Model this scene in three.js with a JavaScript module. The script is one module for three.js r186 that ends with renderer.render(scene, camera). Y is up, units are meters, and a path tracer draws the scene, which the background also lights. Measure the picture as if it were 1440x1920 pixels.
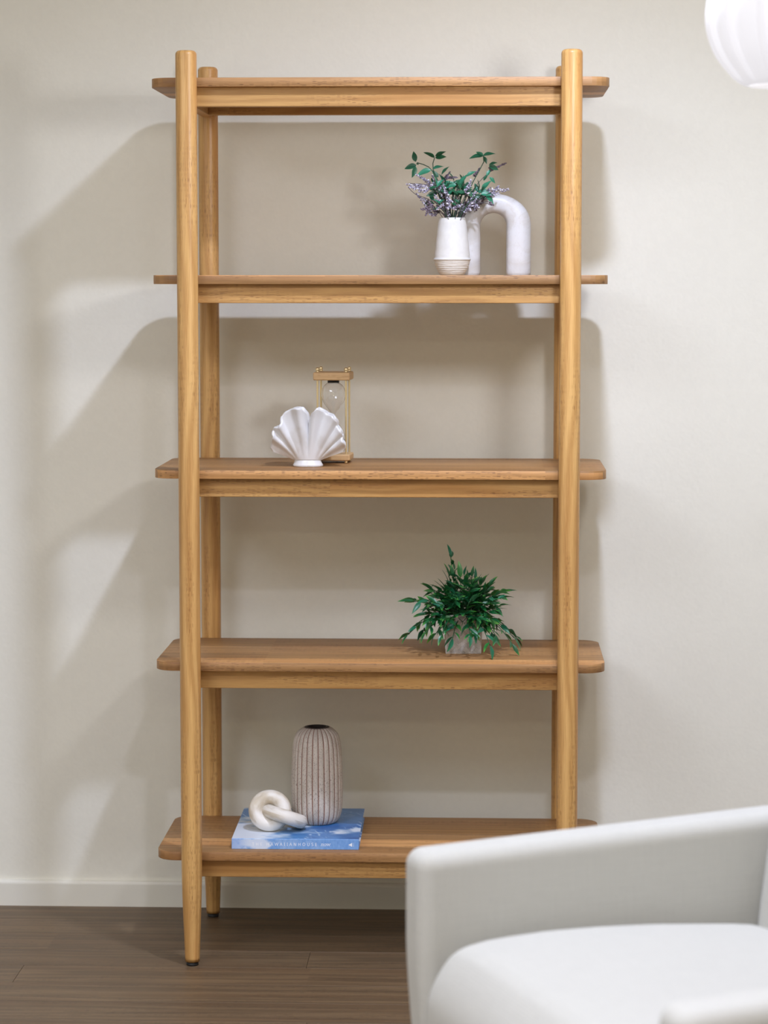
import * as THREE from 'three';
import { RoundedBoxGeometry } from 'three/addons/geometries/RoundedBoxGeometry.js';
import { RectAreaLightUniformsLib } from 'three/addons/lights/RectAreaLightUniformsLib.js';
import { mergeGeometries, mergeVertices, toCreasedNormals } from 'three/addons/utils/BufferGeometryUtils.js';

// ------------------------------------------------------------------ camera, light levels, exposure
const scene = new THREE.Scene();
scene.background = new THREE.Color(0x000000);
const camera = new THREE.PerspectiveCamera(23.045, 1440 / 1920, 0.05, 40);
camera.position.set(0.2148, 1.4273, 5.5895);
camera.rotation.set(THREE.MathUtils.degToRad(-5.357), THREE.MathUtils.degToRad(2.286), 0, 'YXZ');
camera.focus = 5.12;
camera.userData.fStop = 4.2;
scene.add(camera);
const renderer = new THREE.WebGLRenderer({ antialias: true });
renderer.toneMapping = THREE.LinearToneMapping;
renderer.toneMappingExposure = 1.13;
renderer.shadowMap.enabled = true;
RectAreaLightUniformsLib.init();
const CEILING = 2.64;
// recessed downlights: x, z, candela, colour, label
const DOWNLIGHTS = [
  [0.394, 1.46, 10.6, [0.89, 1.0, 1.33], 'round recessed downlight in the ceiling nearest the wall, above the right end of the bookcase', 1.36],
  [0.42, 3.35, 8.2, [0.96, 0.99, 1.22], 'round recessed downlight in the middle of the ceiling row, over the open floor'],
  [0.42, 5.25, 4.5, [0.98, 0.99, 1.12], 'round recessed downlight in the ceiling row farthest from the bookcase wall'],
];
const PENDANT = { x: 0.688, y: 1.822, z: 1.66, candela: 1.7, color: [1, 1.0, 1.08], glow: 0.5 };
// unseen fill panels added to lift the ambient light: x, z, width along x, depth along z, radiance, colour, label
const FILL_PANELS = [
  [-1.5, 3.6, 1.2, 1.8, 6.2, [0.96, 1.02, 1.22], 'large flat fill light panel added on the ceiling to the left of the bookcase'],
  [0.2, 6.5, 1.2, 0.6, 15, [1.06, 1.0, 0.8], 'wide flat fill light panel added on the ceiling at the far end of the room, behind the viewer'],
];

// ------------------------------------------------------------------ helpers
function rng(seed) { let s = seed >>> 0; return () => { s = (s + 0x6d2b79f5) | 0; let t = Math.imul(s ^ (s >>> 15), 1 | s); t = (t + Math.imul(t ^ (t >>> 7), 61 | t)) ^ t; return ((t ^ (t >>> 14)) >>> 0) / 4294967296; }; }
function hash2(ix, iy, s) { let h = Math.imul(ix | 0, 374761393) ^ Math.imul(iy | 0, 668265263) ^ Math.imul(s | 0, 974711); h = Math.imul(h ^ (h >>> 13), 1274126177); return ((h ^ (h >>> 16)) >>> 0) / 4294967296; }
function noise(x, y, s) { const ix = Math.floor(x), iy = Math.floor(y); let fx = x - ix, fy = y - iy; fx = fx * fx * (3 - 2 * fx); fy = fy * fy * (3 - 2 * fy); const a = hash2(ix, iy, s), b = hash2(ix + 1, iy, s), c = hash2(ix, iy + 1, s), d = hash2(ix + 1, iy + 1, s); return a + (b - a) * fx + (c - a) * fy + (a - b - c + d) * fx * fy; }
function fbm(x, y, s, o = 4) { let v = 0, a = 0.5, t = 0; for (let i = 0; i < o; i++) { v += a * noise(x, y, s + i * 17); t += a; a *= 0.5; x *= 2.03; y *= 2.03; } return v / t; }
const clamp = (x, a = 0, b = 1) => Math.min(b, Math.max(a, x)), lerp = (a, b, t) => a + (b - a) * t, smooth = (a, b, x) => { const t = clamp((x - a) / (b - a)); return t * t * (3 - 2 * t); };
const mix3 = (a, b, t) => [lerp(a[0], b[0], t), lerp(a[1], b[1], t), lerp(a[2], b[2], t)];
function texture(w, h, fn, srgb = true) {      // fn(u, v) -> [r, g, b] 0..255; v up
  const d = new Uint8Array(w * h * 4);
  for (let y = 0; y < h; y++) for (let x = 0; x < w; x++) { const c = fn((x + 0.5) / w, (y + 0.5) / h), i = (y * w + x) * 4; d[i] = clamp(c[0], 0, 255); d[i + 1] = clamp(c[1], 0, 255); d[i + 2] = clamp(c[2], 0, 255); d[i + 3] = 255; }
  const t = new THREE.DataTexture(d, w, h, THREE.RGBAFormat); t.wrapS = t.wrapT = THREE.RepeatWrapping; t.magFilter = THREE.LinearFilter; t.minFilter = THREE.LinearMipmapLinearFilter; t.generateMipmaps = true;
  if (srgb) t.colorSpace = THREE.SRGBColorSpace; t.needsUpdate = true; return t;
}
const used = new Map();
function numbered(name) { const n = used.get(name) ?? 0; used.set(name, n + 1); return n ? `${name}_${String(n).padStart(3, '0')}` : name; }
function tag(o, label, category, group) { o.userData.label = label; o.userData.category = category; if (group) o.userData.group = group; return o; }
function thing(name, label, category, pos = [0, 0, 0], turn = 0, group) { const g = new THREE.Group(); g.name = numbered(name); g.position.set(...pos); g.rotation.y = turn; scene.add(g); return tag(g, label, category, group); }
function part(name, geo, mat, parent) { const m = new THREE.Mesh(geo, mat); m.name = parent === scene ? numbered(name) : name; m.castShadow = m.receiveShadow = true; parent.add(m); return m; }
function struct(name, geo, mat, parent = scene) { const m = part(name, geo, mat, parent); m.userData.kind = 'structure'; return m; }
const box = (w, h, d, r = 0.001, seg = 2) => new RoundedBoxGeometry(w, h, d, seg, Math.min(r, w / 2.01, h / 2.01, d / 2.01));
// world-size uv: u runs along the long axis; `lu`, `lv` metres per texture; ou, ov offsets
function grainUV(g, axis, lu, lv, ou = 0, ov = 0) {
  const p = g.attributes.position, n = g.attributes.normal, uv = new Float32Array(p.count * 2), o = [0, 1, 2].filter((k) => k !== axis);
  const P = (i, k) => (k === 0 ? p.getX(i) : k === 1 ? p.getY(i) : p.getZ(i)), N = (i, k) => Math.abs(k === 0 ? n.getX(i) : k === 1 ? n.getY(i) : n.getZ(i));
  for (let i = 0; i < p.count; i++) {
    const nx = N(i, axis);
    if (nx > 0.8) { uv[2 * i] = P(i, o[0]) / lu * 0.2 + ou; uv[2 * i + 1] = P(i, o[1]) / lv + ov; } else { const k = N(i, o[0]) > N(i, o[1]) ? o[1] : o[0]; uv[2 * i] = P(i, axis) / lu + ou; uv[2 * i + 1] = P(i, k) / lv + ov + (k === o[0] ? 0 : 0.37); }
  }
  g.setAttribute('uv', new THREE.BufferAttribute(uv, 2)); return g;
}
function lathe(pts, seg = 48) { return new THREE.LatheGeometry(pts.map(([r, y]) => new THREE.Vector2(r, y)), seg); }
function latheUV(g, lu, lv, rad, ou = 0, ov = 0) { const p = g.attributes.position, uv = g.attributes.uv; for (let i = 0; i < p.count; i++) uv.setXY(i, p.getY(i) / lu + ou, uv.getX(i) * 2 * Math.PI * rad / lv + ov); return g; }
function spline(pts, n) { const c = new THREE.CatmullRomCurve3(pts.map(([r, y]) => new THREE.Vector3(r, y, 0)), false, 'centripetal'); return c.getPoints(n).map((v) => [Math.max(v.x, 0.00001), v.y]); }
const strip = (g) => { for (const k of Object.keys(g.attributes)) if (!['position', 'normal', 'uv', 'color'].includes(k)) g.deleteAttribute(k); return g; };
const merge = (list) => mergeGeometries(list.map((g) => { const h = g.index ? g.toNonIndexed() : g; return strip(h); }));
// a grid surface f(u, v) -> [x, y, z]
function grid(f, nu, nv, closeU = false) {
  const pos = [], uv = [], idx = [];
  for (let j = 0; j <= nv; j++) for (let i = 0; i <= nu; i++) { pos.push(...f(i / nu, j / nv)); uv.push(i / nu, j / nv); }
  for (let j = 0; j < nv; j++) for (let i = 0; i < nu; i++) { const a = j * (nu + 1) + i, b = a + 1, c = a + nu + 1, d = c + 1; idx.push(a, b, d, a, d, c); }
  const g = new THREE.BufferGeometry(); g.setAttribute('position', new THREE.Float32BufferAttribute(pos, 3)); g.setAttribute('uv', new THREE.Float32BufferAttribute(uv, 2)); g.setIndex(idx); g.computeVertexNormals();
  if (closeU) { const n = g.attributes.normal; for (let j = 0; j <= nv; j++) { const a = j * (nu + 1), b = a + nu; const v = new THREE.Vector3(n.getX(a) + n.getX(b), n.getY(a) + n.getY(b), n.getZ(a) + n.getZ(b)).normalize(); n.setXYZ(a, v.x, v.y, v.z); n.setXYZ(b, v.x, v.y, v.z); } }
  return g;
}

// ------------------------------------------------------------------ procedural materials
function woodMaps(w, h, lu, lv, seed, o) {
  const height = new Float32Array(w * h);
  const col = texture(w, h, (u, v) => {
    const x = u * lu, y = v * lv;                                         // metres
    const warp = fbm(x * 2.2, y * 9, seed, 3) - 0.5, blotch = fbm(x * 3.2 + 9, y * 14, seed + 5, 4);
    const ring = 0.5 + 0.5 * Math.sin((y * o.rings + warp * o.wave + fbm(x * 0.9, y * 30, seed + 8, 2) * 2) * 6.283);
    const fibre = fbm(x * 26, y * 1500, seed + 21, 3), fine = noise(x * 60, y * 4200, seed + 33);
    const pore = smooth(0.70, 0.86, noise(x * 95, y * 1900, seed + 41)) * smooth(0.35, 0.7, noise(x * 5, y * 60, seed + 44));
    let t = 0.40 * blotch + o.ringK * ring + 0.30 * fibre + 0.12 * fine; t = clamp((t - 0.25) * o.contrast + 0.35);
    let c = mix3(o.dark, o.light, t);
    c = mix3(c, o.warm, smooth(0.52, 0.72, fbm(x * 2.1, y * 22, seed + 61, 3)) * 0.45);
    if (o.bands) { const k = Math.floor((v + warp * 0.015) * o.bands), s = (hash2(k, seed, 7) - 0.5) * 0.26; c = c.map((q) => q * (1 + s)); }
    c = mix3(c, o.pore, pore * o.poreK);
    height[Math.floor(v * h) * w + Math.floor(u * w)] = clamp(0.55 + 0.35 * (fibre - 0.5) - 0.5 * pore);
    return c;
  });
  const bump = texture(w, h, (u, v) => { const q = height[Math.floor(v * h) * w + Math.floor(u * w)] * 255; return [q, q, q]; }, false);
  return { map: col, bumpMap: bump };
}
const WOOD = {
  post: woodMaps(2048, 256, 2.0, 0.16, 11, { dark: [154, 103, 50], light: [219, 174, 108], warm: [190, 127, 64], pore: [112, 70, 34], rings: 34, wave: 3.0, ringK: 0.22, contrast: 1.45, poreK: 0.42 }),
  shelf: woodMaps(2048, 512, 2.0, 0.40, 37, { dark: [132, 93, 52], light: [198, 150, 96], warm: [172, 120, 70], pore: [78, 50, 30], rings: 42, wave: 1.6, ringK: 0.24, contrast: 1.2, poreK: 0.5, bands: 6 }),
  rail: woodMaps(2048, 128, 2.0, 0.10, 53, { dark: [150, 104, 54], light: [200, 155, 92], warm: [176, 120, 58], pore: [106, 66, 32], rings: 60, wave: 5.0, ringK: 0.28, contrast: 1.25, poreK: 0.5 }),
};
const std = (o) => new THREE.MeshPhysicalMaterial({ roughness: 0.6, ...o });
const M = {
  post: std({ ...WOOD.post, bumpScale: 0.0004, roughness: 0.36 }),
  shelf: std({ ...WOOD.shelf, bumpScale: 0.0003, roughness: 0.5 }),
  rail: std({ ...WOOD.rail, bumpScale: 0.0004, roughness: 0.45 }),
  black: std({ color: 0x111112, roughness: 0.55 }),
  brass: std({ color: new THREE.Color().setRGB(0.86, 0.70, 0.40), metalness: 0.85, roughness: 0.3 }),
  white: std({ color: 0xf1efeb, roughness: 0.7 }),
};
const wallTex = texture(512, 512, (u, v) => { const n = fbm(u * 6, v * 6, 3, 4) - 0.5, m = fbm(u * 90, v * 90, 9, 2) - 0.5; const k = 1 + n * 0.012 + m * 0.012; return [235 * k, 232 * k, 218 * k]; });
const wallBump = texture(512, 512, (u, v) => { const q = 255 * fbm(u * 150, v * 150, 71, 3); return [q, q, q]; }, false);
M.wall = std({ map: wallTex, bumpMap: wallBump, bumpScale: 0.0003, roughness: 0.85 });
M.trim = std({ color: 0xe8e5d8, roughness: 0.5 });
M.ceiling = std({ color: 0xf0eee9, roughness: 0.95 });

// ------------------------------------------------------------------ the setting
const X0 = -2.7, X1 = 3.1, Z1 = 7.6;
function wallGeo(w, h, d) { const g = new THREE.BoxGeometry(w, h, d), p = g.attributes.position, n = g.attributes.normal, uv = g.attributes.uv; for (let i = 0; i < p.count; i++) uv.setXY(i, (Math.abs(n.getX(i)) > 0.5 ? p.getZ(i) : p.getX(i)) / 1.0, (Math.abs(n.getY(i)) > 0.5 ? p.getZ(i) : p.getY(i)) / 1.0); return g; }
struct('wall_back', wallGeo(X1 - X0 + 0.3, CEILING + 0.1, 0.15), M.wall).position.set((X0 + X1) / 2, CEILING / 2, -0.075);
struct('wall_left', wallGeo(0.15, CEILING + 0.1, Z1), M.wall).position.set(X0 - 0.075, CEILING / 2, Z1 / 2);
struct('wall_right', wallGeo(0.15, CEILING + 0.1, Z1), M.wall).position.set(X1 + 0.075, CEILING / 2, Z1 / 2);
struct('wall_front', wallGeo(X1 - X0 + 0.3, CEILING + 0.1, 0.15), M.wall).position.set((X0 + X1) / 2, CEILING / 2, Z1 + 0.075);
struct('ceiling', new THREE.BoxGeometry(X1 - X0 + 0.3, 0.15, Z1 + 0.3), M.ceiling).position.set((X0 + X1) / 2, CEILING + 0.075, Z1 / 2);
{ // floor: a slab under separate laminate planks
  const slab = struct('floor', new THREE.BoxGeometry(X1 - X0 + 0.3, 0.1, Z1 + 0.3), std({ color: 0x3a2e24, roughness: 0.9 }));
  slab.position.set((X0 + X1) / 2, -0.0635, Z1 / 2);
  const tones = [[1.0, 1.0, 1.0], [0.93, 0.93, 0.94], [1.06, 1.04, 1.02], [0.98, 0.96, 0.95], [1.03, 1.03, 1.03]];
  const maps = [0, 1].map((k) => woodMaps(1024, 256, 2.6, 0.2, 91 + 13 * k, { dark: [74, 58, 41], light: [118, 96, 69], warm: [104, 80, 55], pore: [52, 39, 28], rings: 24, wave: 1.8, ringK: 0.3, contrast: 1.3, poreK: 0.55 }));
  const mats = tones.map((t, i) => std({ ...maps[i % 2], color: new THREE.Color().setRGB(...t), bumpScale: 0.0003, roughness: 0.48 }));
  const W = 0.1265, L = 2.6, r = rng(5), geos = [0, 1, 2, 3].map((k) => grainUV(box(L - 0.0006, 0.012, W - 0.0006, 0.0007, 1), 0, 2.6, 0.2, k * 0.27, k * 0.31));
  for (let row = 0; row * W < Z1; row++) { let x = X0 - r() * L; for (; x < X1; x += L) { const m = part('plank', geos[Math.floor(r() * 4)], mats[Math.floor(r() * 5)], slab); m.position.set(x + L / 2 - (X0 + X1) / 2, 0.0575, (row + 0.5) * W - Z1 / 2); } }
}
function skirting(name, len, x, z, turn) { // stepped skirting board with a rounded top
  const s = new THREE.Shape(); s.moveTo(0, 0); s.lineTo(0.013, 0); s.lineTo(0.013, 0.050); s.quadraticCurveTo(0.0125, 0.0555, 0.009, 0.0575); s.lineTo(0, 0.0585); s.closePath();
  const g = new THREE.ExtrudeGeometry(s, { depth: len, bevelEnabled: false, curveSegments: 6 }); g.translate(0, 0, -len / 2); const m = struct(name, g, M.trim); m.position.set(x, 0, z); m.rotation.y = turn; return m;
}
skirting('baseboard_back', X1 - X0, (X0 + X1) / 2, 0, -Math.PI / 2); skirting('baseboard_left', Z1, X0, Z1 / 2, 0); skirting('baseboard_right', Z1, X1, Z1 / 2, Math.PI);

// ------------------------------------------------------------------ lamps
for (const [x, z, cd, c, label, cone = 1.4] of DOWNLIGHTS) {
  const t = thing('recessed_downlight', label, 'downlight', [x, CEILING, z]);
  part('trim_ring', lathe([[0.058, -0.001], [0.06, -0.004], [0.074, -0.005], [0.08, -0.003], [0.081, 0]], 40), M.white, t);
  const disc = new THREE.CylinderGeometry(0.058, 0.058, 0.003, 40); disc.translate(0, -0.0035, 0);
  part('diffuser', disc, std({ color: 0xffffff, emissive: new THREE.Color().setRGB(...c), emissiveIntensity: 6 }), t);
  const s = new THREE.SpotLight(new THREE.Color().setRGB(...c), cd, 0, cone, 0.5, 2); s.position.set(x, CEILING - 0.012, z); s.target.position.set(x, 0, z); s.castShadow = true; s.shadow.radius = 3.0; s.shadow.mapSize.set(2048, 2048); scene.add(s, s.target);
}
for (const [x, z, w, d, power, c, label] of FILL_PANELS) {  // soft fill fixtures, added only for their light
  const t = thing('added_fill_panel', label, 'ceiling light', [x, CEILING, z]);
  const fr = part('frame', box(w + 0.05, 0.024, d + 0.05, 0.004), M.white, t); fr.position.y = -0.012;
  const df = part('diffuser', new THREE.BoxGeometry(w, 0.004, d), std({ color: 0xffffff, emissive: new THREE.Color().setRGB(...c), emissiveIntensity: 1.2 }), t); df.position.y = -0.025;
  const l = new THREE.RectAreaLight(new THREE.Color().setRGB(...c), power, w, d); l.position.set(x, CEILING - 0.032, z); l.lookAt(x, 0, z); scene.add(l);
}
{ // pendant lantern: a pleated white shade
  const { x, y, z, candela, color, glow } = PENDANT;
  const t = thing('pendant_lamp', 'glowing white pleated globe pendant lamp hanging at the top right corner', 'pendant lamp', [x, y, z]);
  const prof = spline([[0.066, -0.1025], [0.073, -0.102], [0.085, -0.096], [0.105, -0.076], [0.122, -0.052], [0.134, -0.02], [0.137, 0.005], [0.133, 0.04], [0.118, 0.085], [0.085, 0.12], [0.045, 0.138], [0.02, 0.14]], 60), NP = 15;
  const g = grid((u, v) => { const [r0, yy] = prof[Math.round((1 - v) * 60)], ph = (u * NP) % 1, a = u * Math.PI * 2; const r = r0 * (1 - 0.085 * Math.pow(ph, 2.2) * smooth(0.066, 0.1, r0) + 0.0); return [r * Math.cos(a), yy, r * Math.sin(a)]; }, NP * 12, 60);
  part('shade', g, std({ color: 0xbdbbb8, roughness: 0.8, emissive: new THREE.Color().setRGB(...color), emissiveIntensity: glow, side: THREE.DoubleSide }), t);
  const d = new THREE.CylinderGeometry(0.067, 0.067, 0.003, 40); d.translate(0, -0.1015, 0); part('diffuser', d, std({ color: 0xf7f6f2, emissive: new THREE.Color().setRGB(...color), emissiveIntensity: glow * 1.1 }), t).castShadow = false;
  const cord = new THREE.CylinderGeometry(0.003, 0.003, CEILING - y - 0.14, 12); cord.translate(0, (CEILING - y - 0.14) / 2 + 0.14, 0); part('cord', cord, M.white, t);
  part('canopy', lathe([[0, CEILING - y - 0.025], [0.05, CEILING - y - 0.022], [0.055, CEILING - y]], 32), M.white, t);
  const l = new THREE.PointLight(new THREE.Color().setRGB(...color), candela, 0, 2); l.position.set(x, y, z); l.castShadow = true; l.shadow.radius = 4.5; scene.add(l);
}

// ------------------------------------------------------------------ bookcase
const SHELF_Y = [1.8284, 1.43, 1.0314, 0.6322, 0.2327], ZB = 0.29, PF = 0.4895, PR = 0.0885, PW = 0.3879, SF = 0.4625, SB = 0.107;
{
  const t = thing('bookcase', 'tall honey-coloured wooden bookcase with five open shelves against the wall', 'bookcase', [0, 0, ZB]);
  const R = 0.0215, TH = 0.0182, r = rng(8);
  const prof = [...spline([[0.0150, 0.0085], [0.0165, 0.05], [0.0192, 0.12], [0.0211, 0.19], [R, 0.25]], 20), ...[0.6, 1.0, 1.4, 1.75].map((y) => [R, y])];
  for (let k = 0; k <= 8; k++) { const a = k / 8 * Math.PI / 2; prof.push([R - 0.0085 + 0.0085 * Math.cos(a), 1.8715 + 0.0085 * Math.sin(a)]); }
  prof.push([0.0001, 1.8805]); prof.unshift([0.0001, 0.0085]);
  const pad = lathe([[0.0001, 0], [0.0115, 0], [0.0125, 0.001], [0.0125, 0.009], [0.0001, 0.009]], 32);
  let k = 0;
  for (const [x, z] of [[-PW, PF], [PW, PF], [-PW, PR], [PW, PR]]) { const p = part('post', latheUV(lathe(prof, 48), 2.0, 0.16, R, 0.013 * k, 0.21 * k), M.post, t); p.position.set(x, 0, z - ZB); p.rotation.y = 1.7 + k * 1.3; part('foot_pad', pad, M.black, p); k++; }
  SHELF_Y.forEach((y, i) => {
    const w = 0.466, d = (SF - SB) / 2, q = 0.042, s = new THREE.Shape();
    s.moveTo(-w + q, -d); s.lineTo(w - q, -d); s.absarc(w - q, -d + q, q, -Math.PI / 2, 0); s.lineTo(w, d - q); s.absarc(w - q, d - q, q, 0, Math.PI / 2); s.lineTo(-w + q, d); s.absarc(-w + q, d - q, q, Math.PI / 2, Math.PI); s.lineTo(-w, -d + q); s.absarc(-w + q, -d + q, q, Math.PI, Math.PI * 1.5);
    const b = 0.0008; let g = new THREE.ExtrudeGeometry(s, { depth: TH - 2 * b, bevelEnabled: true, bevelThickness: b, bevelSize: b, bevelOffset: -b, bevelSegments: 2, curveSegments: 16 });
    g.rotateX(-Math.PI / 2); g.translate(0, -TH + b, 0); g = toCreasedNormals(g, 0.6);
    part('shelf', grainUV(g, 0, 2.0, 0.4, 0.29 * i + 0.25, 0.5 + 0.17 * i), M.shelf, t).position.set(0, y, (SF + SB) / 2 - ZB);
    const rh = 0.0392, ry = y - TH + 0.0003 - rh / 2;
    for (const z of [0.442 - 0.011, 0.166]) { const rg = grainUV(box(2 * 0.3775, rh, 0.022, 0.0015), 0, 2.0, 0.1, 0.31 * i + z, 0.4 + 0.23 * i + z); part('rail', rg, M.rail, t).position.set(0, ry, z - ZB); }
    for (const x of [-PW, PW]) { const sg = grainUV(box(0.021, rh, PF - PR - 0.036, 0.0015), 2, 2.0, 0.1, r(), r()); part('side_rail', sg, M.rail, t).position.set(x, ry, (PF + PR) / 2 - ZB); }
  });
}

// ------------------------------------------------------------------ shelf two: white vase, bouquet, marble arch
const MM = 0.001;
{
  const t = thing('flower_vase', 'small white ceramic vase with a ridge above its rounded base, on the second shelf', 'vase', [0.1464, SHELF_Y[1], 0.29]);
  const tex = texture(512, 512, (u, v) => { const n = fbm(u * 30, v * 40, 5, 4) - 0.5; const k = 1 + 0.05 * n; return [216 * k, 215 * k, 210 * k]; });
  const bmp = texture(512, 512, (u, v) => { const q = 128 + 90 * (fbm(u * 14, v * 18, 15, 4) - 0.5) + 26 * Math.sin(v * 90 + 3 * fbm(u * 6, v * 6, 4)); return [q, q, q]; }, false);
  const m = std({ map: tex, bumpMap: bmp, bumpScale: 0.0012, roughness: 0.75 });
  const band = std({ map: tex, color: 0xfffbf4, bumpMap: bmp, bumpScale: 0.002, roughness: 0.9 });
  const px = 1.125 * MM;
  part('body', lathe([[33.6, 27.5], [35.0, 28.6], [35.0, 29.8], [34.0, 31.2], [33.0, 32.2], [32.6, 40], [31, 55], [28.8, 75], [26.6, 95], [25.4, 105], [24.8, 106.6], [23.6, 106.4], [22.8, 104], [23.6, 95], [27, 65], [29.5, 40], [28, 30], [0.01, 29]].map(([a, b]) => [a * px, b * px]), 64), m, t);
  part('base', lathe([[0.01, 0], [20, 0], [22.5, 0.8], [26, 6], [30, 14], [32.6, 23], [33.6, 28], [34.4, 29]].map(([a, b]) => [a * px, b * px]), 64), band, t);
}
function leafGeo(wid, fold, curl, nx = 6) { // leaf along +x, length 1, normal +y
  return grid((u, v) => { const s = v * 2 - 1, w = wid * Math.pow(Math.sin(Math.PI * Math.pow(u * 0.985 + 0.0075, 0.85)), 0.9) * (1 - 0.25 * u); return [u, -curl * u * u + fold * Math.abs(s) * w + 0.02 * Math.sin(u * 9) * s * w * 4, s * w]; }, nx, 4);
}
function leafColors(g, base, tip, edge) { const uv = g.attributes.uv, c = []; for (let i = 0; i < uv.count; i++) { const u = uv.getX(i), s = Math.abs(uv.getY(i) * 2 - 1); const k = mix3(mix3(base, tip, smooth(0.55, 1, u)), edge, 0.55 * s * s); c.push(...k); } g.setAttribute('color', new THREE.Float32BufferAttribute(c, 3)); return g; }
function aim(m, p, dir, roll, len) { const x = dir.clone().normalize(), up = Math.abs(x.y) > 0.95 ? new THREE.Vector3(0, 0, 1) : new THREE.Vector3(0, 1, 0); const z = new THREE.Vector3().crossVectors(x, up).normalize(), y = new THREE.Vector3().crossVectors(z, x); m.quaternion.setFromRotationMatrix(new THREE.Matrix4().makeBasis(x, y, z)).multiply(new THREE.Quaternion().setFromAxisAngle(new THREE.Vector3(1, 0, 0), roll)); m.position.copy(p); m.scale.setScalar(len); return m; }
const V = (x, y, z) => new THREE.Vector3(x, y, z);
{ // bouquet: coordinates in millimetres from the mouth of the vase (x right, y up, z towards the room)
  const t = thing('flower_bouquet', 'bouquet of artificial lavender sprigs and green leaves standing in the small white vase', 'flowers', [0.1464, SHELF_Y[1] + 0.112, 0.29]);
  const r = rng(77), stemMat = std({ color: 0x2c4a34, roughness: 0.6 }), twig = std({ color: 0x4b4446, roughness: 0.8 });
  const lg = [0, 1, 2].map((k) => leafColors(leafGeo(0.265, 0.18 + 0.1 * k, 0.08 + 0.1 * k, 7), [[0.02, 0.11, 0.05], [0.015, 0.085, 0.04], [0.03, 0.2, 0.11]][k], [[0.03, 0.13, 0.05], [0.02, 0.1, 0.05], [0.04, 0.24, 0.13]][k], [0.03, 0.15, 0.07]));
  const lm = std({ vertexColors: true, roughness: 0.38, side: THREE.DoubleSide });
  const S = 0.2344;  // zoomed millimetres per unit of the sketch below (origin 520, 760; y down)
  const at = (x, y, z) => V((x - 520) * S * MM, (760 - y) * S * MM, z * MM);
  const stemAlong = (pts, rad, mat) => part('stem', new THREE.TubeGeometry(new THREE.CatmullRomCurve3(pts), 14, rad, 6), mat, t);
  const leaf = (st, a, b, kind, z0 = 0, z1 = 8) => { const p = at(a[0], a[1], z0), q = at(b[0], b[1], z1), m = part('leaf', lg[kind], lm, st), d = q.clone().sub(p); aim(m, p, d, (d.x > 0 ? 1 : -1) * (0.95 + (r() - 0.5) * 0.8), d.length() * 1.06); };
  const sprigs = [
    { s: [[500, 900, 0], [470, 700, 3], [400, 470, 6], [330, 295, 8], [260, 255, 10], [205, 240, 12]], z: 12, l: [[[195, 232], [170, 140], 1], [[200, 262], [95, 285], 1], [[192, 270], [172, 368], 1], [[205, 240], [215, 255], 1], [[330, 305], [210, 333], 2], [[345, 300], [430, 255], 2], [[395, 370], [345, 308], 1]] },
    { s: [[510, 900, 2], [480, 650, 8], [405, 430, 12], [350, 300, 14], [352, 215, 14], [362, 198, 14]], z: 14, l: [[[362, 196], [275, 140], 1], [[368, 186], [452, 133], 1], [[368, 196], [460, 187], 0], [[425, 348], [478, 272], 1]] },
    { s: [[535, 900, 4], [600, 640, 10], [690, 440, 16], [760, 310, 14], [805, 215, 12], [796, 180, 12]], z: 13, l: [[[795, 182], [680, 181], 2], [[795, 180], [738, 140], 2], [[792, 184], [890, 143], 2], [[800, 186], [828, 246], 1], [[845, 270], [932, 298], 1], [[845, 262], [910, 235], 1], [[828, 360], [852, 298], 2], [[800, 400], [830, 345], 1], [[850, 370], [905, 415], 2]] },
    { s: [[530, 900, 6], [600, 700, 20], [700, 560, 24], [780, 500, 22], [800, 470, 20]], z: 22, l: [[[785, 495], [846, 392], 2], [[778, 500], [800, 440], 1], [[775, 522], [882, 515], 2], [[810, 520], [895, 590], 2]] },
    { s: [[515, 900, 8], [520, 700, 22], [545, 560, 28], [570, 430, 26]], z: 26, l: [[[560, 440], [462, 452], 2], [[545, 452], [582, 388], 1], [[600, 440], [640, 335], 2], [[650, 365], [718, 308], 2], [[560, 500], [640, 500], 0], [[600, 470], [560, 400], 0], [[640, 480], [700, 540], 0], [[575, 520], [510, 480], 0], [[620, 520], [690, 470], 1]] },
    { s: [[500, 900, 8], [470, 720, 20], [420, 630, 28], [395, 600, 30]], z: 30, l: [[[420, 622], [368, 555], 2], [[400, 610], [440, 560], 2], [[430, 640], [350, 650], 0]] },
    { s: [[520, 900, 8], [535, 720, 26], [560, 620, 32], [570, 590, 32]], z: 32, l: [[[585, 606], [540, 558], 1], [[570, 600], [600, 560], 0], [[560, 620], [520, 600], 0]] },
    { s: [[530, 900, -4], [610, 640, -14], [640, 480, -20], [610, 380, -22]], z: -20, l: [[[640, 480], [590, 420], 0], [[630, 440], [690, 400], 1], [[615, 400], [590, 340], 0], [[640, 520], [720, 480], 0]] },
    { s: [[505, 900, -4], [440, 640, -14], [380, 480, -18], [360, 420, -18]], z: -18, l: [[[380, 480], [310, 470], 0], [[370, 450], [420, 400], 1], [[360, 420], [330, 370], 0], [[400, 540], [470, 500], 0]] },
  ];
  for (const q of sprigs) { const st = stemAlong(q.s.map((p) => at(...p)), 0.0011, stemMat); for (const [a, b, k] of q.l) leaf(st, a, b, k, q.z + (r() - 0.5) * 4, q.z + (r() - 0.35) * 16); }
  const fill = rng(404);
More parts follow.
